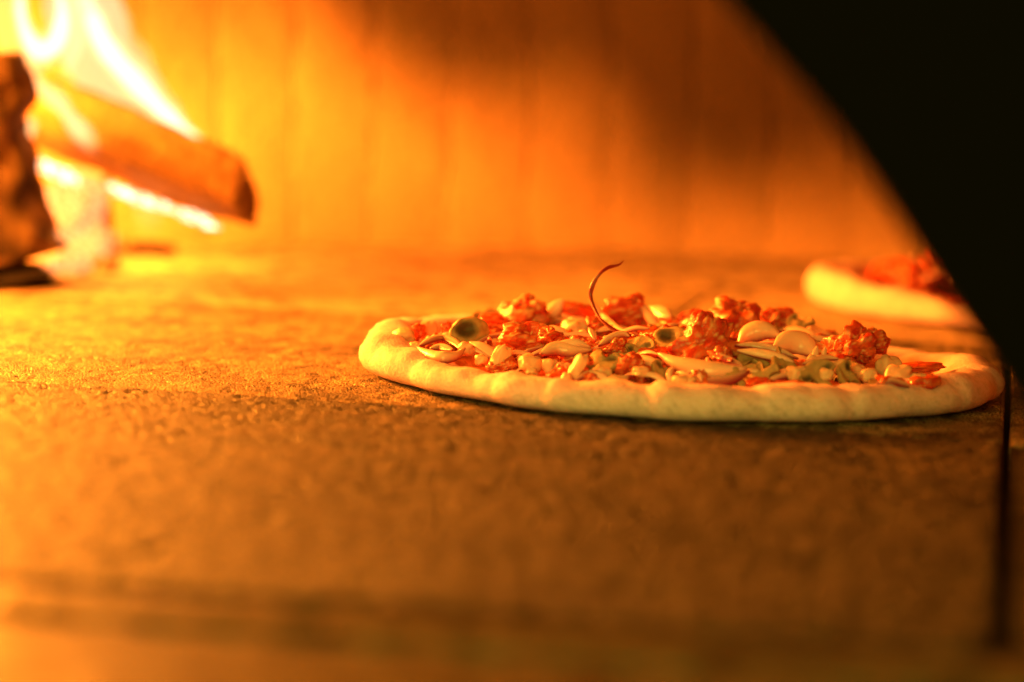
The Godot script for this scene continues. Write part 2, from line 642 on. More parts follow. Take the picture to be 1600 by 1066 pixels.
func mushroom_cap(sd: float, r: float) -> ArrayMesh:
	# a halved cap lying on its side, its dark gills towards +z
	var off := Vector3(sd, sd, 0)
	return ball(34, 24, func(d: Vector3):
		var hollow := clampf(1.0 - Vector2(d.x + 0.25, d.y - 0.25).length() / 0.62, 0, 1) * clampf(d.z * 3.0, 0, 1)
		var p := Vector3(d.x * 1.05, d.y * 0.80, d.z * 0.5) * r * (1.0 + 0.10 * nz(d + off, 1.2))
		return p - Vector3(0, 0, hollow * r * 0.42),
	func(d: Vector3, _p: Vector3):
		var hollow := clampf(1.25 - Vector2(d.x + 0.25, d.y - 0.25).length() / 0.55, 0, 1) * clampf(d.z * 3.0, 0, 1)
		var c := Color(0.50, 0.35, 0.18).lerp(Color(0.34, 0.22, 0.11), clampf(0.4 + nz(d + off, 2.5), 0, 1))
		return c.lerp(Color(0.05, 0.035, 0.02), clampf(hollow * 2.0 + 0.3 * hollow * nz(d * Vector3(1, 6, 1), 3.0), 0, 0.95)))


func onion(path: Array, w: float, t: float, red: float, up: Vector3, cup := 0.5, skin := 1.0) -> ArrayMesh:
	# a curved petal or shred of red onion: pale flesh, one side and the tips purple red
	return tube(path, [w * 0.25, w * 0.85, w, w * 0.8, w * 0.2], [t * 0.6, t, t, t, t * 0.5], 14, 20, up, func(s: float, a: float):
		var edge := smoothstep(1.0 - red, 1.0, cos(a) * skin) + 0.7 * smoothstep(0.86, 1.0, absf(s * 2.0 - 1.0)) * red
		var stripe := 0.5 + 0.5 * sin(a * 5.0 + s * 2.0)
		var c := Color(0.86, 0.56, 0.48).lerp(Color(0.74, 0.30, 0.28), stripe * 0.3)
		if sin(a) < -0.2:
			c = c.lerp(Color(0.24, 0.015, 0.05), clampf(red * 1.2, 0, 0.95))
		return c.lerp(Color(0.26, 0.010, 0.04), clampf(edge, 0, 1)), cup)


func chunk(sd: float, size: Vector3) -> ArrayMesh:
	# a glossy piece of tomato
	var off := Vector3(sd * 1.3, sd, sd * 2.0)
	return ball(26, 17, func(d: Vector3):
		var e := pow(pow(absf(d.x), 3.0) + pow(absf(d.y), 3.0) + pow(absf(d.z), 3.0), -1.0 / 3.0)
		return Vector3(d.x * size.x, d.y * size.y, d.z * size.z) * e * (0.9 + 0.3 * nz(d + off, 1.0) + 0.08 * nz(d + off, 4.0)),
	func(d: Vector3, _p: Vector3):
		return Color(0.60, 0.035, 0.012).lerp(Color(0.66, 0.14, 0.04), clampf(0.4 + nz(d + off, 2.0), 0, 1)))


func table(list: Array, deg: float) -> float:
	# smooth value at an angle from [angle, value] pairs
	deg = fposmod(deg, 360.0)
	for k in list.size():
		var a = list[k]
		var b = list[(k + 1) % list.size()]
		var end: float = b[0] if k < list.size() - 1 else 360.0 + b[0]
		if deg >= a[0] and deg <= end:
			var f: float = (deg - a[0]) / (end - a[0])
			return lerpf(a[1], b[1], f * f * (3.0 - 2.0 * f))
	return list[0][1]


func crust_mesh(radii: Array, heights: Array, folds: Array, sd: float, n: int, bake := 1.0) -> ArrayMesh:
	var rows := 26
	var v := PackedVector3Array()
	var cols := PackedColorArray()
	for j in rows:
		for i in n:
			var deg := 360.0 * i / n
			var a := deg_to_rad(deg)
			var dir := Vector3(cos(a), 0, -sin(a))
			var big := table(radii, deg)
			var h := table(heights, deg)
			var q := dir * 0.15 + Vector3(sd, 0, 0)
			big += 0.0026 * nz(q, 20.0)
			h += 0.0020 * nz(q + Vector3(0, 5, 0), 26.0)
			for f in folds:      # [angle, width in degrees, depth]: a lap of dough, sharp on one side and soft on the other
				var away := wrapf(deg - f[0], -180.0, 180.0)
				var dip: float = exp(-absf(away) / (f[1] if away < 0.0 else f[1] * 0.12))
				big -= f[2] * dip
				h -= f[2] * 0.9 * dip
			var r := 0.0
			var y := 0.0
			var rc := big - 0.0125
			if j < 18:
				var b := deg_to_rad(lerpf(-100.0, 178.0, j / 17.0))
				var cx := signf(cos(b)) * pow(absf(cos(b)), 0.85)
				var sy := signf(sin(b)) * pow(absf(sin(b)), 0.9)
				r = rc + 0.0125 * cx if cos(b) > 0.0 else rc + 0.0165 * cx
				y = h * 0.5 + h * 0.5 * sy
				if cos(b) < 0.0 and sin(b) > 0.0:
					y = lerpf(0.005, h, pow(maxf(sin(b), 0.0), 1.3))
			else:
				var f := (j - 17) / 8.0
				r = lerpf(rc - 0.0165, 0.0006, f)
				y = 0.005
			var p := dir * r + Vector3(0, y, 0)
			var k := p + Vector3(sd, 0, 0)
			var lump := 0.0011 * nz(k, 55.0) + 0.0004 * nz(k, 180.0)
			p += (dir * 0.6 + Vector3.UP) * lump * (1.0 if y > 0.003 else 0.0)
			p.y = maxf(p.y, 0.0004)
			v.append(p)
			var sauce := clampf((rc - 0.006 - r) / 0.008, 0, 1) * clampf(0.6 + 0.8 * nz(k, 40.0), 0, 1)
			var flour := 1.0 + 0.05 * nz(k, 45.0)
			var c := Color(0.88 * flour, 0.625 * flour, 0.80 * flour) * bake
			c *= 1.0 - 0.22 * clampf((nz(k + Vector3(9, 0, 0), 260.0) - 0.32) * 4.0, 0, 1)
			cols.append(c.lerp(Color(0.66, 0.26, 0.07), sauce * 0.8))
	return commit(v, quads(n, rows, true), cols)


func sauce_mesh(radii: Array, mound: float, sd: float) -> ArrayMesh:
	var v := PackedVector3Array()
	var cols := PackedColorArray()
	for j in 34:
		for i in 120:
			var deg := 3.0 * i
			var a := deg_to_rad(deg)
			var f := maxf(1.0 - j / 33.0, 0.004)
			var p := Vector3(cos(a), 0, -sin(a)) * f * (table(radii, deg) - 0.0225 + 0.003 * nz(Vector3(cos(a), sin(a), sd), 3.0))
			p.y = 0.0052 + mound * (1.0 - f * f) + 0.0012 * nz(p + Vector3(0, sd, 0), 60.0) + 0.0008 * nz(p + Vector3(0, sd, 0), 150.0) + (0.0015 if j > 0 else -0.002)
			v.append(p)
			var c := Color(0.50, 0.045, 0.012).lerp(Color(0.66, 0.16, 0.035), clampf(0.45 + 1.2 * nz(p + Vector3(sd, 0, 0), 45.0), 0, 1))
			cols.append(c)
	return commit(v, quads(120, 34, true), cols, true)


func turned(x: float, y: float, z: float) -> Basis:
	return Basis.from_euler(Vector3(deg_to_rad(x), deg_to_rad(y), deg_to_rad(z)))


func front_pizza() -> void:
	var radii := [[0, 0.157], [20, 0.152], [35, 0.144], [60, 0.146], [90, 0.150], [116, 0.162], [135, 0.165], [160, 0.152], [180, 0.148], [226, 0.147], [252, 0.157], [278, 0.161], [300, 0.161], [336, 0.163]]
	var heights := [[0, 0.0165], [30, 0.013], [90, 0.013], [112, 0.018], [140, 0.0175], [180, 0.0205], [200, 0.018], [222, 0.0125], [236, 0.0140], [252, 0.0155], [280, 0.0165], [300, 0.0168], [340, 0.0172]]
	var z := thing("pizza", "large unbaked pizza in front with sausage, mushrooms and red onion", "pizza", Vector3(0.075, 0.0012, -1.235))
	var folds := [[264.0, 7.0, 0.0028], [298.0, 3.5, 0.0016], [212.0, 12.0, 0.0022], [236.0, 6.0, 0.0014], [322.0, 5.0, 0.0014], [128.0, 5.0, 0.003], [148.0, 5.0, 0.002], [20.0, 6.0, 0.002], [185.0, 5.0, 0.002], [247.0, 4.0, 0.0018], [282.0, 6.0, 0.0016], [340.0, 4.0, 0.002]]
	part("crust", crust_mesh(radii, heights, folds, 1.0, 420), M.dough, z)
	part("tomato_sauce", sauce_mesh(radii, 0.0085, 2.0), M.sauce, z)

	# sausage: [where, size, stretch in height, turn]
	var k := 0
	for s in [
		["", Vector3(-0.0683, 0.0201, 0.045), 0.0105, 0.85, 20], ["", Vector3(-0.0572, 0.0242, 0.055), 0.0062, 0.7, 80], ["", Vector3(-0.069, 0.0246, -0.045), 0.0105, 0.95, 140], ["", Vector3(-0.0178, 0.0252, -0.055), 0.0115, 0.9, 200],
		["", Vector3(0.0144, 0.0242, 0.07), 0.0125, 1.0, 30], ["", Vector3(0.0197, 0.0213, 0.09), 0.0055, 0.9, 75], ["", Vector3(0.0354, 0.0267, -0.025), 0.0115, 0.95, 110], ["", Vector3(0.0851, 0.0262, 0.06), 0.0085, 1.0, 250], ["", Vector3(0.0764, 0.0214, 0.055), 0.0095, 0.75, 310],
		["", Vector3(0.0927, 0.028, 0.055), 0.0055, 1.0, 20], ["", Vector3(-0.0002, 0.0222, 0.02), 0.0085, 0.6, 170], ["", Vector3(-0.0258, 0.0208, 0.06), 0.0055, 0.8, 60], ["", Vector3(-0.0218, 0.0169, 0.1), 0.0070, 0.8, 95], ["", Vector3(-0.0786, 0.0123, 0.08), 0.0055, 0.8, 45], ["", Vector3(0.0549, 0.0241, -0.045), 0.0065, 1.0, 15],
		["", Vector3(-0.0296, 0.0201, -0.015), 0.0070, 0.8, 15], ["", Vector3(0.0163, 0.0238, -0.045), 0.0080, 0.7, 215],
	]:
		k += 1
		part("sausage_chunk", crumble(k * 1.37, 0.06 if k % 3 == 0 else -0.05, Vector3(s[2] * 1.3, s[2] * s[3] * 1.08, s[2] * 1.05)), M.sausage, z, s[1], turned(0, s[4], 0))

	# mozzarella dice: [where, size, turn]
	k = 0
	for s in [
		["", Vector3(-0.1271, 0.0177, 0.01), 0.0056, 15], ["", Vector3(-0.1163, 0.0183, -0.015), 0.0050, 40], ["", Vector3(-0.0958, 0.0164, 0.045), 0.0044, 70], ["", Vector3(-0.0668, 0.0159, 0.09), 0.0055, 20], ["", Vector3(-0.0574, 0.0151, 0.095), 0.0042, 50], ["", Vector3(-0.0514, 0.0145, 0.1), 0.0040, 10],
		["", Vector3(-0.1207, 0.0156, 0.035), 0.0030, 10], ["", Vector3(-0.1057, 0.018, 0.015), 0.0036, 60], ["", Vector3(-0.0887, 0.0143, 0.07), 0.0032, 10], ["", Vector3(-0.0441, 0.0221, -0.015), 0.0065, 30], ["", Vector3(-0.0407, 0.0209, 0.015), 0.0040, 75], ["", Vector3(-0.0348, 0.0139, 0.11), 0.0045, 35],
		["", Vector3(-0.028, 0.0123, 0.12), 0.0042, 65], ["", Vector3(-0.0504, 0.012, 0.115), 0.0036, 65], ["", Vector3(0.0738, 0.0183, 0.085), 0.0044, 25], ["", Vector3(0.0801, 0.0173, 0.09), 0.0052, 55], ["", Vector3(0.0984, 0.0171, 0.065), 0.0058, 15], ["", Vector3(0.0995, 0.0157, 0.09), 0.0062, 70],
		["", Vector3(0.108, 0.0157, 0.095), 0.0034, 20], ["", Vector3(0.0849, 0.0164, 0.1), 0.0038, 5], ["", Vector3(0.0509, 0.0175, 0.11), 0.0040, 30], ["", Vector3(0.033, 0.0163, 0.105), 0.0044, 60], ["", Vector3(-0.0095, 0.0162, 0.085), 0.0036, 45], ["", Vector3(-0.0016, 0.013, 0.123), 0.0040, 15],
		["", Vector3(0.0142, 0.0254, -0.015), 0.0055, 30], ["", Vector3(-0.0526, 0.0202, 0.055), 0.0035, 0], ["", Vector3(-0.084, 0.0158, 0.025), 0.0040, 30], ["", Vector3(-0.0181, 0.0165, 0.115), 0.0035, 30], ["", Vector3(0.0612, 0.0201, 0.085), 0.0042, 80], ["", Vector3(0.0642, 0.0174, 0.11), 0.0034, 15],
	]:
		k += 1
		part("cheese_cube", dice(k * 2.1, s[2]), M.cheese, z, s[1], turned(6.0 * sin(k * 2.0), s[3], 8.0 * sin(k)))
	part("cheese_wedge", dice(9.0, 0.0052), M.cheese, z, Vector3(-0.0799, 0.0158, 0.08), turned(0, 20, -18) * Basis.from_scale(Vector3(0.75, 1.55, 0.6)))
	part("cheese_wedge", dice(10.0, 0.0055), M.cheese, z, Vector3(-0.0454, 0.0173, 0.11), turned(0, 10, -30) * Basis.from_scale(Vector3(0.7, 1.5, 0.8)))

	# mushroom slices: [where, radius, thickness, gill darkness, turn]
	k = 0
	for s in [
		["", Vector3(-0.0346, 0.0173, 0.1), 0.0105, 0.005, 0.7, turned(-40, -25, 215)], ["", Vector3(0.06, 0.0167, 0.11), 0.0115, 0.004, 0.9, turned(-35, 10, 30)],
		["", Vector3(0.0373, 0.0165, 0.11), 0.0095, 0.003, 0.5, turned(-30, -25, 130)], ["", Vector3(0.0352, 0.0204, 0.085), 0.0105, 0.003, 0.35, turned(-60, 20, 20)], ["", Vector3(0.0745, 0.0163, 0.107), 0.0095, 0.0025, 1.0, turned(-40, 35, 75)], ["", Vector3(0.0869, 0.0151, 0.117), 0.0075, 0.002, 0.4, turned(-70, 0, 90)],
		["", Vector3(-0.071, 0.0115, 0.11), 0.0075, 0.002, 0.5, turned(-65, -20, 200)], ["", Vector3(0.0472, 0.0194, 0.095), 0.0105, 0.003, 0.5, turned(-50, 40, 250)], ["", Vector3(0.0241, 0.0149, 0.117), 0.0085, 0.003, 0.6, turned(-25, 15, 40)], ["", Vector3(-0.0155, 0.0206, 0.055), 0.0095, 0.003, 0.7, turned(-35, -30, 10)],
		["", Vector3(-0.0526, 0.0213, -0.055), 0.0105, 0.003, 0.6, turned(-50, 30, 60)], ["", Vector3(0.0682, 0.0253, -0.035), 0.0105, 0.003, 0.7, turned(-40, -20, 120)], ["", Vector3(0.0269, 0.0232, 0.005), 0.0095, 0.003, 0.4, turned(-45, 0, 300)], ["", Vector3(0.0748, 0.0191, 0.045), 0.0095, 0.003, 0.5, turned(-60, 50, 20)],
		["", Vector3(-0.0077, 0.0149, 0.105), 0.0085, 0.0025, 0.9, turned(-30, 40, 100)], ["", Vector3(-0.0884, 0.0207, -0.065), 0.0095, 0.003, 0.6, turned(-55, 0, 10)],
	]:
		k += 1
		part("mushroom_slice", mushroom(k * 1.9, s[2] * 0.88, s[3] * 0.9, s[4]), M.mushroom, z, s[1], s[5])

	for s in [[Vector3(-0.0955, 0.0213, 0.02), 0.0098, turned(-12, 25, 10), 21.0], [Vector3(0.0001, 0.0224, 0.05), 0.0105, turned(-30, -25, -14), 33.0]]:
		part("mushroom_cap", mushroom_cap(s[3], s[1]), M.mushroom, z, s[0], s[2])

	# tomato: [where, size, turn]
	k = 0
	for s in [
		["", Vector3(-0.0402, 0.025, -0.065), Vector3(0.0105, 0.0048, 0.006), turned(0, 10, -12)], ["", Vector3(0.0334, 0.0137, 0.123), Vector3(0.0062, 0.0030, 0.004), turned(0, 10, 6)], ["", Vector3(0.0449, 0.0132, 0.123), Vector3(0.0095, 0.0024, 0.004), turned(0, 0, 4)], ["", Vector3(0.0918, 0.0151, 0.12), Vector3(0.0070, 0.0040, 0.004), turned(0, 0, -8)],
		["", Vector3(0.1082, 0.0155, 0.11), Vector3(0.0070, 0.0030, 0.005), turned(0, 0, 6)], ["", Vector3(-0.1203, 0.0182, -0.005), Vector3(0.0035, 0.0042, 0.003), turned(0, 30, 10)], ["", Vector3(-0.0843, 0.0228, -0.035), Vector3(0.0070, 0.0030, 0.004), turned(0, 0, 0)], ["", Vector3(0.0622, 0.027, -0.055), Vector3(0.0060, 0.0055, 0.004), turned(0, 20, 30)],
		["", Vector3(-0.0464, 0.0188, 0.07), Vector3(0.0085, 0.0036, 0.003), turned(0, 0, -8)], ["", Vector3(0.0048, 0.0153, 0.11), Vector3(0.0062, 0.0042, 0.003), turned(0, 0, -20)], ["", Vector3(-0.1063, 0.0196, -0.005), Vector3(0.0030, 0.0044, 0.003), turned(0, 0, 20)], ["", Vector3(0.1153, 0.0162, 0.055), Vector3(0.011, 0.0022, 0.008), turned(0, 0, 3)],
	]:
		k += 1
		part("tomato_piece", chunk(k * 1.7, s[2]), M.tomato, z, s[1], s[3])

	# onion petals and shreds, each along its own curve: [points, half width, half thickness, redness, up, cup]
	var up := Vector3(0, 1, 0.25).normalized()
	var face := Vector3(0, 0.35, 1).normalized()
	for s in [
		[[Vector3(-0.1182, 0.0168, 0.045), Vector3(-0.1136, 0.0192, 0.035), Vector3(-0.1079, 0.0196, 0.025), Vector3(-0.1015, 0.0184, 0.035), Vector3(-0.098, 0.0159, 0.05)], 0.0032, 0.0009, 0.55, up, 0.3],
		[[Vector3(-0.1189, 0.0167, 0.05), Vector3(-0.1136, 0.0159, 0.065), Vector3(-0.1068, 0.0154, 0.075), Vector3(-0.1005, 0.016, 0.07), Vector3(-0.0968, 0.0177, 0.055)], 0.0030, 0.0010, 0.8, face, 0.3],
		[[Vector3(-0.113, 0.0161, 0.048), Vector3(-0.1078, 0.0175, 0.045), Vector3(-0.1021, 0.0167, 0.055)], 0.0032, 0.0009, 0.6, up, 0.5],
		[[Vector3(-0.0579, 0.021, 0.07), Vector3(-0.0515, 0.0226, 0.072), Vector3(-0.0451, 0.0235, 0.072), Vector3(-0.0391, 0.0217, 0.07)], 0.0024, 0.0013, 0.3, face, 0.1],
		[[Vector3(-0.0617, 0.0188, 0.08), Vector3(-0.055, 0.0214, 0.075), Vector3(-0.0471, 0.0205, 0.075), Vector3(-0.0382, 0.0205, 0.07)], 0.0036, 0.0008, 1.0, face, 0.4],
		[[Vector3(-0.0092, 0.0231, 0.1), Vector3(-0.0011, 0.0205, 0.11), Vector3(0.0098, 0.0189, 0.117), Vector3(0.0197, 0.0187, 0.117), Vector3(0.0287, 0.0194, 0.113)], 0.0046, 0.0012, 0.45, face, 0.55],
		[[Vector3(0.0032, 0.0151, 0.113), Vector3(0.0113, 0.0146, 0.119), Vector3(0.021, 0.0158, 0.119), Vector3(0.0299, 0.0183, 0.113)], 0.0040, 0.0010, 1.1, up, 0.5],
		[[Vector3(0.0256, 0.0265, 0.085), Vector3(0.0349, 0.0265, 0.085), Vector3(0.0448, 0.0251, 0.088), Vector3(0.054, 0.0219, 0.09)], 0.0022, 0.0016, 1.6, face, 0.1],
		[[Vector3(0.0267, 0.0244, 0.087), Vector3(0.036, 0.0239, 0.09), Vector3(0.0453, 0.0225, 0.093), Vector3(0.0517, 0.0207, 0.093)], 0.0024, 0.0012, 0.2, face, 0.2],
		[[Vector3(0.0321, 0.0222, 0.035), Vector3(0.037, 0.0275, 0.035), Vector3(0.0438, 0.0293, 0.035), Vector3(0.0515, 0.0265, 0.035)], 0.0052, 0.0010, 0.35, face, 0.6],
		[[Vector3(0.0473, 0.0234, 0.055), Vector3(0.0545, 0.0258, 0.05), Vector3(0.0614, 0.0242, 0.05), Vector3(0.0661, 0.0199, 0.055)], 0.0062, 0.0011, 0.25, face, 0.5],
		[[Vector3(-0.0116, 0.0329, -0.055), Vector3(-0.008, 0.0287, -0.045), Vector3(-0.0045, 0.0234, -0.035), Vector3(-0.0023, 0.0187, -0.025)], 0.0030, 0.0010, 0.3, face, 0.3],
		[[Vector3(-0.0049, 0.028, -0.075), Vector3(0.0002, 0.0271, -0.065), Vector3(0.0049, 0.025, -0.055)], 0.0038, 0.0010, 0.3, face, 0.3],
		[[Vector3(-0.0585, 0.0211, -0.055), Vector3(-0.0541, 0.0268, -0.055), Vector3(-0.0498, 0.0322, -0.055)], 0.0040, 0.0010, 0.2, face, 0.3],
		[[Vector3(-0.0325, 0.0298, -0.035), Vector3(-0.0282, 0.0261, -0.015), Vector3(-0.0233, 0.0236, 0.005), Vector3(-0.0167, 0.0228, 0.025)], 0.0022, 0.0010, 0.25, face, 0.2],
		[[Vector3(0.0715, 0.0257, -0.075), Vector3(0.0763, 0.0226, -0.055), Vector3(0.0812, 0.0209, -0.035), Vector3(0.0858, 0.0203, -0.015)], 0.0026, 0.0009, 0.2, face, 0.2],
		[[Vector3(0.0581, 0.0224, -0.035), Vector3(0.0673, 0.0221, -0.025), Vector3(0.0773, 0.02, -0.015)], 0.0040, 0.0009, 0.2, face, 0.3],
		[[Vector3(0.0618, 0.0196, 0.085), Vector3(0.0625, 0.0235, 0.083), Vector3(0.0635, 0.027, 0.08)], 0.0016, 0.0008, 0.2, face, 0.1],
		[[Vector3(0.0659, 0.0203, 0.085), Vector3(0.0665, 0.0239, 0.083), Vector3(0.0673, 0.0268, 0.08)], 0.0013, 0.0008, 0.3, face, 0.1],
		[[Vector3(-0.0058, 0.0131, 0.123), Vector3(-0.0055, 0.0168, 0.121), Vector3(-0.0036, 0.0193, 0.115)], 0.0014, 0.0009, 0.2, face, 0.1],
		[[Vector3(0.0042, 0.0181, 0.117), Vector3(0.0073, 0.0168, 0.122), Vector3(0.0083, 0.0139, 0.125)], 0.0013, 0.0009, 0.3, face, 0.1],
		[[Vector3(-0.039, 0.027, 0.035), Vector3(-0.0373, 0.0248, 0.04), Vector3(-0.0361, 0.0218, 0.045)], 0.0016, 0.0012, 1.6, face, 0.1],
		[[Vector3(-0.0352, 0.0219, 0.065), Vector3(-0.0301, 0.0248, 0.06), Vector3(-0.0241, 0.0266, 0.055), Vector3(-0.0205, 0.0255, 0.055)], 0.0022, 0.0010, 1.3, face, 0.2],
		[[Vector3(0.0169, 0.0238, 0.095), Vector3(0.0241, 0.0211, 0.1), Vector3(0.0277, 0.019, 0.105)], 0.0030, 0.0009, 0.9, up, 0.5],
		[[Vector3(0.0853, 0.0159, 0.122), Vector3(0.0913, 0.0178, 0.122), Vector3(0.097, 0.0163, 0.122), Vector3(0.0994, 0.0147, 0.122)], 0.0028, 0.0008, 0.5, up, 0.4],
		[[Vector3(-0.0198, 0.0202, 0.085), Vector3(-0.0139, 0.0184, 0.095), Vector3(-0.0085, 0.0163, 0.103)], 0.0040, 0.0012, 0.35, face, 0.4],
		[[Vector3(0.0558, 0.0202, 0.095), Vector3(0.0655, 0.0226, 0.085), Vector3(0.0727, 0.022, 0.085)], 0.0032, 0.0010, 0.2, up, 0.3],
		[[Vector3(0.025, 0.0241, -0.055), Vector3(0.0268, 0.0229, -0.035), Vector3(0.03, 0.0228, -0.015)], 0.0026, 0.0010, 0.3, face, 0.3],
		[[Vector3(-0.0951, 0.0195, -0.075), Vector3(-0.088, 0.0201, -0.085), Vector3(-0.0802, 0.0204, -0.065)], 0.0030, 0.0010, 0.8, up, 0.3],
	]:
		part("onion_slice", onion(s[0], s[1], s[2], s[3] + 0.25, s[4], s[5]), M.onion, z)
	var curl := [Vector3(-0.0193, 0.0237, 0.035), Vector3(-0.0261, 0.0257, 0.03), Vector3(-0.0325, 0.0299, 0.025), Vector3(-0.0358, 0.0342, 0.02), Vector3(-0.0381, 0.0401, 0.015), Vector3(-0.0374, 0.0456, 0.015), Vector3(-0.0345, 0.051, 0.015), Vector3(-0.0303, 0.0543, 0.013), Vector3(-0.0253, 0.0556, 0.011), Vector3(-0.0226, 0.0577, 0.009)]
	part("onion_curl", tube(curl, [0.0014, 0.0011, 0.0007, 0.0008, 0.0010, 0.0012, 0.0008, 0.0010, 0.0006, 0.0002], [0.0006, 0.0007, 0.0007, 0.0007, 0.0007, 0.0007, 0.0007, 0.0007, 0.0005, 0.0002], 10, 60, face, func(s: float, a: float):
		return Color(0.20, 0.008, 0.02).lerp(Color(0.62, 0.3, 0.2), smoothstep(0.7, 1.0, -cos(a)) * 0.7 * absf(sin(s * 7.0)))), M.onion, z, Vector3.ZERO, Basis.IDENTITY, "thin red onion curl standing up from the toppings")  # pale streak is a highlight painted along the curl

	# the rest of the heap, strewn under and between the pieces above
	rng.seed = 77
	for i in 270:
		var a := rng.randf() * TAU
		var f := sqrt(rng.randf()) * 0.93
		var lim := table(radii, rad_to_deg(a)) - 0.026
		var p := Vector3(cos(a), 0, -sin(a)) * lim * f
		if p.x > 0.085 and p.z > -0.09:
			continue                      # bare sauce at the right-hand end
		var y := 0.0085 + 0.0115 * (1.0 - f * f) + rng.randf() * 0.003
		p.y = y
		var pick := rng.randf()
		var tilt := turned(rng.randf_range(-75, -20), rng.randf_range(-60, 60), rng.randf() * 360)
		var sd := 50.0 + i * 1.3
		if pick < 0.14:
			part("cheese_cube", dice(sd, rng.randf_range(0.0026, 0.0048)), M.cheese, z, p, turned(10, rng.randf() * 90, 10))
		elif pick < 0.24:
			part("mushroom_slice", mushroom(sd, rng.randf_range(0.0055, 0.009), 0.0025, rng.randf_range(0.3, 0.9)), M.mushroom, z, p, tilt)
		elif pick < 0.68:
			var d := Vector3(rng.randf_range(-1, 1), 0.1, rng.randf_range(-0.6, 0.6)).normalized() * rng.randf_range(0.007, 0.015)
			part("onion_slice", onion([p - d, p - d * 0.3 + Vector3(0, 0.003, 0), p + d * 0.4 + Vector3(0, 0.003, 0), p + d], rng.randf_range(0.0012, 0.0034), 0.0009, rng.randf_range(0.4, 1.7), up, 0.4), M.onion, z)
		elif pick < 0.82:
			part("sausage_chunk", crumble(sd, 0.0, Vector3(1.3, 0.85, 1.0) * rng.randf_range(0.0055, 0.0085)), M.sausage, z, p, turned(0, rng.randf() * 360, 0))
		else:
			part("tomato_piece", chunk(sd, Vector3(1.5, 0.7, 1.0) * rng.randf_range(0.003, 0.0055)), M.tomato, z, p, turned(0, rng.randf() * 360, 8))


func back_pizza() -> void:
	var radii := [[0, 0.155], [60, 0.15], [120, 0.158], [180, 0.160], [240, 0.152], [300, 0.155]]
	var heights := [[0, 0.018], [60, 0.018], [120, 0.022], [180, 0.025], [240, 0.0165], [270, 0.0125], [300, 0.018]]
	var z := thing("pizza", "smaller blurred pizza behind, half hidden by the black oven mouth", "pizza", Vector3(0.354, 0.0012, -1.68))
	part("crust", crust_mesh(radii, heights, [[250.0, 9.0, 0.003], [200.0, 9.0, 0.002], [100.0, 6.0, 0.004], [60.0, 6.0, 0.004]], 7.0, 240, 1.0), M.dough, z)
	part("tomato_sauce", sauce_mesh(radii, 0.014, 8.0), M.sauce, z)
	rng.seed = 5
	for i in 46:
		var a := rng.randf() * TAU
		var f := sqrt(rng.randf()) * 0.9
		var p := Vector3(cos(a), 0, -sin(a)) * 0.125 * f + Vector3(0, 0.020 + 0.013 * (1.0 - f * f), 0)
		var sd := 300.0 + i * 1.7
		if i % 3 == 0:
			part("sausage_chunk", crumble(sd, -0.08, Vector3(1.3, 0.8, 1.0) * rng.randf_range(0.009, 0.014)), M.sausage, z, p, turned(0, rng.randf() * 360, 0))
		elif i % 3 == 1:
			part("tomato_piece", chunk(sd, Vector3(1.5, 0.7, 1.0) * rng.randf_range(0.007, 0.011)), M.tomato, z, p, turned(0, rng.randf() * 360, 8))
		else:
			var d := Vector3(rng.randf_range(-1, 1), 0.1, rng.randf_range(-0.6, 0.6)).normalized() * 0.015
			part("onion_slice", onion([p - d, p + Vector3(0, 0.005, 0), p + d], 0.0045, 0.0014, 1.0, Vector3(0, 1, 0.25).normalized(), 0.4), M.onion, z)


# ---------------------------------------------------------------- the fire
func split_log(a: Vector3, b: Vector3, prof: Array, sd: float, char_end: float) -> ArrayMesh:
	# a cleft piece of firewood from a to b; prof is its section, [out to the camera's left, up] in metres
	var d := (b - a).normalized()
	var side := d.cross(Vector3.UP).normalized()
	var up := side.cross(d)
	var v := PackedVector3Array()
	var cols := PackedColorArray()
	var n := prof.size() * 5
	var rows := 40
	for j in rows + 1:
		var s := float(j) / rows
		for i in n:
			var e := i / 5
			var p: Vector2 = prof[e].lerp(prof[(e + 1) % prof.size()], (i % 5) / 5.0)
			p *= 1.0 - 0.22 * smoothstep(0.84, 1.0, s)
			var q := a.lerp(b, s) + side * p.x + up * p.y
			var along := Vector3(p.x * 60.0, p.y * 60.0, s * 3.0 + sd)
			q += (side * p.x + up * p.y).normalized() * (0.0024 * nz(along, 1.0) + 0.0014 * nz(along, 3.0))
			if j == 0 or j == rows:
				q = q.lerp(a.lerp(b, s), 0.05)
			q -= d * p.y * 0.55 * (1.0 if s > 0.97 else 0.0)
			q += d * 0.002 * nz(Vector3(p.x * 90.0, p.y * 90.0, sd), 1.0) * (1.0 if s > 0.9 else 0.0)
			v.append(q)
			var grain := 0.5 + 0.5 * nz(Vector3(p.x * 300.0, p.y * 300.0, s * 2.5 + sd), 1.0)
			var c := Color(0.15, 0.085, 0.035).lerp(Color(0.33, 0.20, 0.09), grain)
			cols.append(c.lerp(Color(0.10, 0.05, 0.025), clampf(char_end * (1.0 - s), 0, 0.9)))
	var ix := quads(n, rows + 1, true)
	for e in 2:
		var row := 0 if e == 0 else rows * n
		var mid := Vector3.ZERO
		for i in n:
			mid += v[row + i] / n
		v.append(mid)
		cols.append(cols[row])
		for i in n:
			var k := [v.size() - 1, row + (i + 1) % n, row + i] if e == 0 else [v.size() - 1, row + i, row + (i + 1) % n]
			ix.append_array(k)
	return commit(v, ix, cols)


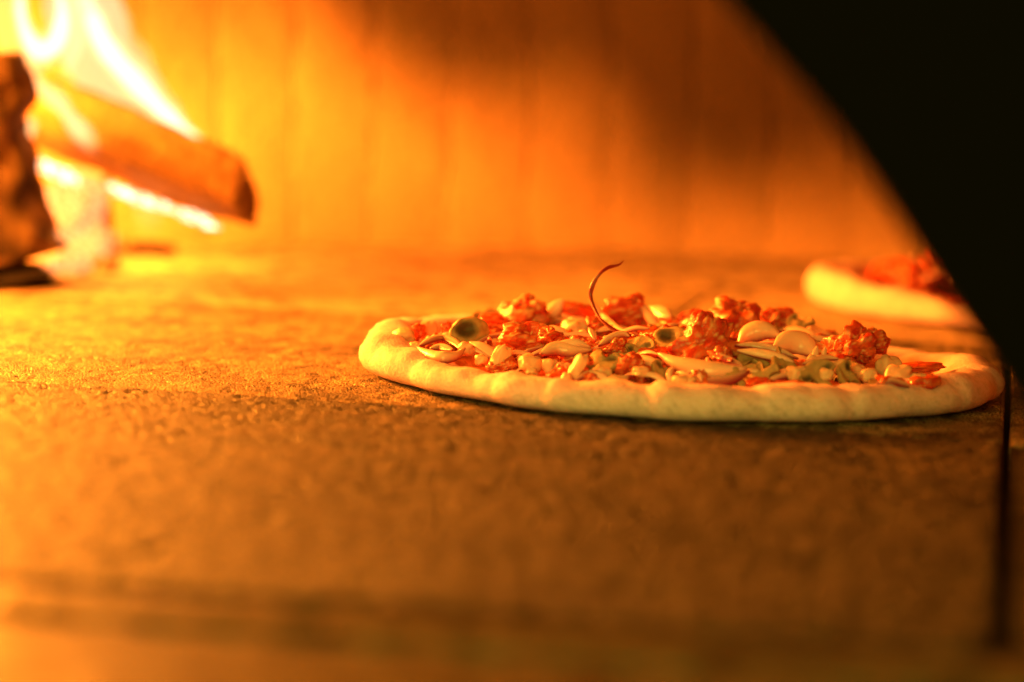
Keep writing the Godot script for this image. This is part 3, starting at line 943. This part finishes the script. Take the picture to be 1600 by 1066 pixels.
func flame(label: String, path: Array, wide: Array, deep: float, skins: Array) -> void:
	var mid := Vector3.ZERO
	for p in path:
		mid += p / path.size()
	var local := path.map(func(p): return p - mid)
	var o := thing("flame", label, "flame", mid, "flames of the wood fire")
	var fade := func(s: float, _a: float): return Color(0, 0, 0, smoothstep(0.0, 0.3, s) * smoothstep(1.0, 0.72, s))
	for k in skins.size():
		var f: float = [1.0, 0.72, 0.42][k]
		var w := wide.map(func(x): return x * f)
		var t := wide.map(func(x): return x * f * deep)
		part(["flame_mantle", "flame_body", "flame_core"][k], tube(local, w, t, 16, 26, Vector3(0.1, 0.2, 1).normalized(), fade, 0.0, 0.0035 * f, 38.0), M[skins[k]], o)


func lump(sd: float, size: Vector3, squash := 3.0) -> ArrayMesh:
	var off := Vector3(sd, sd * 2.0, sd * 3.0)
	return ball(26, 16, func(d: Vector3):
		var e := pow(pow(absf(d.x), squash) + pow(absf(d.y), squash) + pow(absf(d.z), squash), -1.0 / squash)
		return Vector3(d.x * size.x, d.y * size.y, d.z * size.z) * e * (0.9 + 0.3 * nz(d + off, 1.0) + 0.14 * nz(d + off, 3.0)))


func fire() -> void:
	# the cleft log that leans across the fire
	var a := Vector3(-0.3893, 0.1268, -1.79)
	var b := Vector3(-0.1783, 0.0583, -1.7)
	var prof := [Vector2(-0.020, 0.0), Vector2(-0.006, 0.025), Vector2(0.008, 0.015), Vector2(0.021, -0.004), Vector2(-0.003, -0.024)]
	var o := thing("split_log", "cleft firewood log leaning across the fire with its tip in the air", "firewood", (a + b) / 2)
	part("wood", split_log(a - o.position, b - o.position, prof, 3.0, 0.35), M.wood, o)
	var glow := []
	for p in [Vector3(-0.3377, 0.0805, -1.735), Vector3(-0.3172, 0.0718, -1.73), Vector3(-0.2958, 0.0633, -1.725)]:
		glow.append(p - o.position)
	part("glowing_char", tube(glow, [0.003, 0.0046, 0.0035], [0.003, 0.0046, 0.0035], 10, 14, Vector3.UP, null, 0.0, 0.002, 90.0), M.ember_white, o)
	glow = []
	for p in [Vector3(-0.2743, 0.0617, -1.72), Vector3(-0.2575, 0.0556, -1.715), Vector3(-0.2382, 0.0497, -1.71), Vector3(-0.2161, 0.0439, -1.705), Vector3(-0.1974, 0.0363, -1.7)]:
		glow.append(p - o.position)
	part("glowing_char", tube(glow, [0.0015, 0.0038, 0.0018, 0.0030, 0.0015], [0.0018, 0.004, 0.002, 0.0035, 0.0018], 10, 26, Vector3.UP, null, 0.0, 0.002, 90.0), M.ember_white, o)

	# the upright, bark covered piece at the left edge
	var at := Vector3(-0.3537, 0, -1.6488)
	at.y = 0.0
	o = thing("bark_log", "upright dark bark covered log at the left edge of the fire", "firewood", at)
	var path := [Vector3(0.004, 0.006, 0), Vector3(0.0, 0.02, 0), Vector3(-0.006, 0.05, 0), Vector3(-0.012, 0.09, 0), Vector3(-0.014, 0.12, 0), Vector3(-0.016, 0.145, 0)]
	part("bark", tube(path, [0.062, 0.06, 0.053, 0.052, 0.053, 0.046], [0.06, 0.058, 0.05, 0.05, 0.05, 0.045], 36, 34, Vector3(0, 0, 1), func(s: float, aa: float):
		var n := nz(Vector3(cos(aa) * 2.0, sin(aa) * 2.0, s * 3.0), 1.3)
		return Color(0.27, 0.18, 0.095).lerp(Color(0.05, 0.032, 0.02), clampf(0.35 + 1.3 * n, 0, 1)), 0.0, 0.007, 42.0), M.bark, o)
	part("char_shadow", lump(4.0, Vector3(0.05, 0.008, 0.045)), M.char, o, Vector3(0.012, 0.006, 0.008))  # black char lump, drawn as the dark shadow under the log

	# the white-hot piece behind, and the embers round its foot
	o = thing("glowing_log_stump", "white hot stump of a burnt log glowing under the leaning log", "ember", Vector3(-0.3201, 0, -1.8452))
	part("ember_block", lump(8.0, Vector3(0.026, 0.030, 0.02), 4.0), M.ember_yellow, o, Vector3(0, 0.030, -0.01))
	part("char_knot", lump(9.0, Vector3(0.004, 0.004, 0.003)), M.char, o, Vector3(-0.013, 0.022, 0.012))
	for s in [
		["ash covered ember beside the glowing stump", Vector3(-0.2967, 0, -1.7832), Vector3(0.013, 0.010, 0.012), "ember_yellow"], ["pale burnt twig of ash leaning right of the glowing stump", Vector3(-0.3109, 0, -1.9016), Vector3(0.006, 0.020, 0.008), "ember_yellow"],
		["black coal with an orange glow at the foot of the fire", Vector3(-0.2974, 0, -1.8949), Vector3(0.008, 0.008, 0.008), "ember_orange"], ["small dark coal nearest the front of the ember bed", Vector3(-0.282, 0, -1.7611), Vector3(0.010, 0.006, 0.008), "ember_orange"],
		["low dark coal lying right of the ember bed", Vector3(-0.2757, 0, -1.9323), Vector3(0.022, 0.005, 0.010), "char"], ["flat pale ember between the bark log and the stump", Vector3(-0.3106, 0, -1.7482), Vector3(0.016, 0.005, 0.012), "ember_yellow"],
		["flat piece of charcoal against the back wall, left of its pair", Vector3(-0.0916, 0, -2.2103), Vector3(0.028, 0.010, 0.014), "ash"], ["flat piece of charcoal against the back wall, right of its pair", Vector3(-0.0167, 0, -2.1997), Vector3(0.022, 0.007, 0.012), "ash"],
	]:
		var e := thing("ember" if s[3].begins_with("ember") else "charcoal_piece", s[0], "ember" if s[3].begins_with("ember") else "charcoal", s[1])
		part("ember_body" if s[3].begins_with("ember") else "charcoal_body", lump(s[2].x * 900.0, s[2]), M[s[3]], e, Vector3(0, s[2].y * 0.85, 0))

	o = thing("charred_stick", "thin charred stick standing upright beneath the leaning log", "firewood", Vector3(-0.2969, 0, -1.8563))
	part("stick_body", tube([Vector3(0, 0.0, 0), Vector3(0.001, 0.02, 0), Vector3(-0.001, 0.045, 0), Vector3(0, 0.062, 0)], [0.004, 0.0035, 0.0035, 0.003], [0.004, 0.0035, 0.0035, 0.003], 10, 14, Vector3(0, 0, 1), null, 0.0, 0.001, 120.0), M.char, o)

	# flames, each a thing of nested hot shells
	flame("tall white flame sweeping down the top of the leaning log", [Vector3(-0.3232, 0.2674, -1.77), Vector3(-0.3175, 0.2131, -1.81), Vector3(-0.293, 0.1653, -1.775), Vector3(-0.2721, 0.1397, -1.76), Vector3(-0.2467, 0.1167, -1.745), Vector3(-0.2246, 0.0991, -1.735), Vector3(-0.2028, 0.0827, -1.73)], [0.003, 0.0095, 0.0125, 0.0145, 0.0115, 0.008, 0.003], 0.6, ["flame_mantle", "flame_body", "flame_core"])
	flame("looped white flame above the bark log with a dark hollow", [Vector3(-0.3408, 0.2221, -1.74), Vector3(-0.3403, 0.1922, -1.74), Vector3(-0.3364, 0.1665, -1.735), Vector3(-0.3257, 0.1515, -1.73), Vector3(-0.3142, 0.1544, -1.73), Vector3(-0.3102, 0.1717, -1.735), Vector3(-0.3136, 0.1931, -1.74), Vector3(-0.3211, 0.2233, -1.75)], [0.002, 0.005, 0.008, 0.0125, 0.0120, 0.0075, 0.005, 0.002], 0.7, ["flame_mantle", "flame_body", "flame_core"])
	flame("narrow pale flame streak crossing the front of the leaning log", [Vector3(-0.3304, 0.146, -1.71), Vector3(-0.3198, 0.1286, -1.705), Vector3(-0.3051, 0.1144, -1.7), Vector3(-0.2913, 0.1002, -1.695), Vector3(-0.2775, 0.0831, -1.69)], [0.005, 0.0058, 0.0062, 0.0062, 0.004], 0.6, ["flame_mantle", "flame_body"])
	flame("short bright flame beside the edge of the bark log", [Vector3(-0.33, 0.1069, -1.72), Vector3(-0.3299, 0.0962, -1.72), Vector3(-0.3284, 0.0834, -1.72)], [0.003, 0.005, 0.003], 0.7, ["flame_mantle", "flame_body"])
	flame("broad pale veil of flame between the loop and the sweeping flame", [Vector3(-0.3147, 0.2304, -1.8), Vector3(-0.3056, 0.1862, -1.79), Vector3(-0.2952, 0.1512, -1.785), Vector3(-0.2754, 0.1211, -1.775), Vector3(-0.2441, 0.0983, -1.76)], [0.018, 0.026, 0.026, 0.020, 0.005], 0.3, ["flame_veil"])
	flame("thin flame wisp to the right of the sweeping flame", [Vector3(-0.3091, 0.2394, -1.8), Vector3(-0.2925, 0.1999, -1.79), Vector3(-0.2725, 0.1608, -1.78), Vector3(-0.2528, 0.1351, -1.77), Vector3(-0.2388, 0.1181, -1.76)], [0.002, 0.006, 0.006, 0.004, 0.001], 0.5, ["flame_mantle"])
	flame("thin flame wisp rising from the top edge of the leaning log", [Vector3(-0.313, 0.1296, -1.75), Vector3(-0.3077, 0.1462, -1.755), Vector3(-0.3037, 0.1681, -1.76), Vector3(-0.3067, 0.1942, -1.765), Vector3(-0.3046, 0.2248, -1.77)], [0.002, 0.006, 0.007, 0.005, 0.002], 0.5, ["flame_mantle", "flame_body"])
	flame("pale flame at the left edge over the bark log", [Vector3(-0.3579, 0.2172, -1.74), Vector3(-0.3514, 0.1833, -1.74), Vector3(-0.3467, 0.1577, -1.74), Vector3(-0.3387, 0.1442, -1.735)], [0.008, 0.012, 0.010, 0.005], 0.6, ["flame_mantle"])

	# the body of the fire along the left-hand wall, beyond the edge of the frame
	o = thing("split_log", "firewood log lying in the fire along the left wall", "firewood", Vector3(-0.47, 0.0, -1.45))
	part("wood", split_log(Vector3(-0.03, 0.028, -0.24), Vector3(0.0, 0.028, 0.16), prof, 9.0, 0.5), M.wood, o)
	for f in [["tall flame at the far end of the log along the left wall", Vector3(-0.49, 0, -1.64), 1.0], ["tall flame at the near end of the log along the left wall", Vector3(-0.50, 0, -1.36), 0.85]]:
		var q: Vector3 = f[1]
		flame(f[0], [q + Vector3(0, 0.03, 0), q + Vector3(-0.005, 0.09, -0.005), q + Vector3(0.002, 0.15, 0), q + Vector3(-0.01, 0.22, -0.01), q + Vector3(-0.005, 0.30 * f[2], 0)], [0.02, 0.05, 0.055, 0.035, 0.006], 0.8, ["flame_mantle", "flame_body"])
	flame("small flame rising behind the raised tip of the leaning log", [Vector3(-0.27, 0.015, -1.87), Vector3(-0.268, 0.06, -1.87), Vector3(-0.272, 0.10, -1.868), Vector3(-0.27, 0.15, -1.87)], [0.006, 0.014, 0.012, 0.003], 0.8, ["flame_mantle"])


func _ready() -> void:
	na.seed = 4
	na.noise_type = FastNoiseLite.TYPE_SIMPLEX_SMOOTH
	na.frequency = 1.0
	na.fractal_type = FastNoiseLite.FRACTAL_NONE
	oven = Transform3D(Basis(Vector3.UP, deg_to_rad(YAW)), OVEN_AT)
	camera_and_light()
	materials()
	hearth()
	chamber()
	mouth()
	front_pizza()
	back_pizza()
	fire()
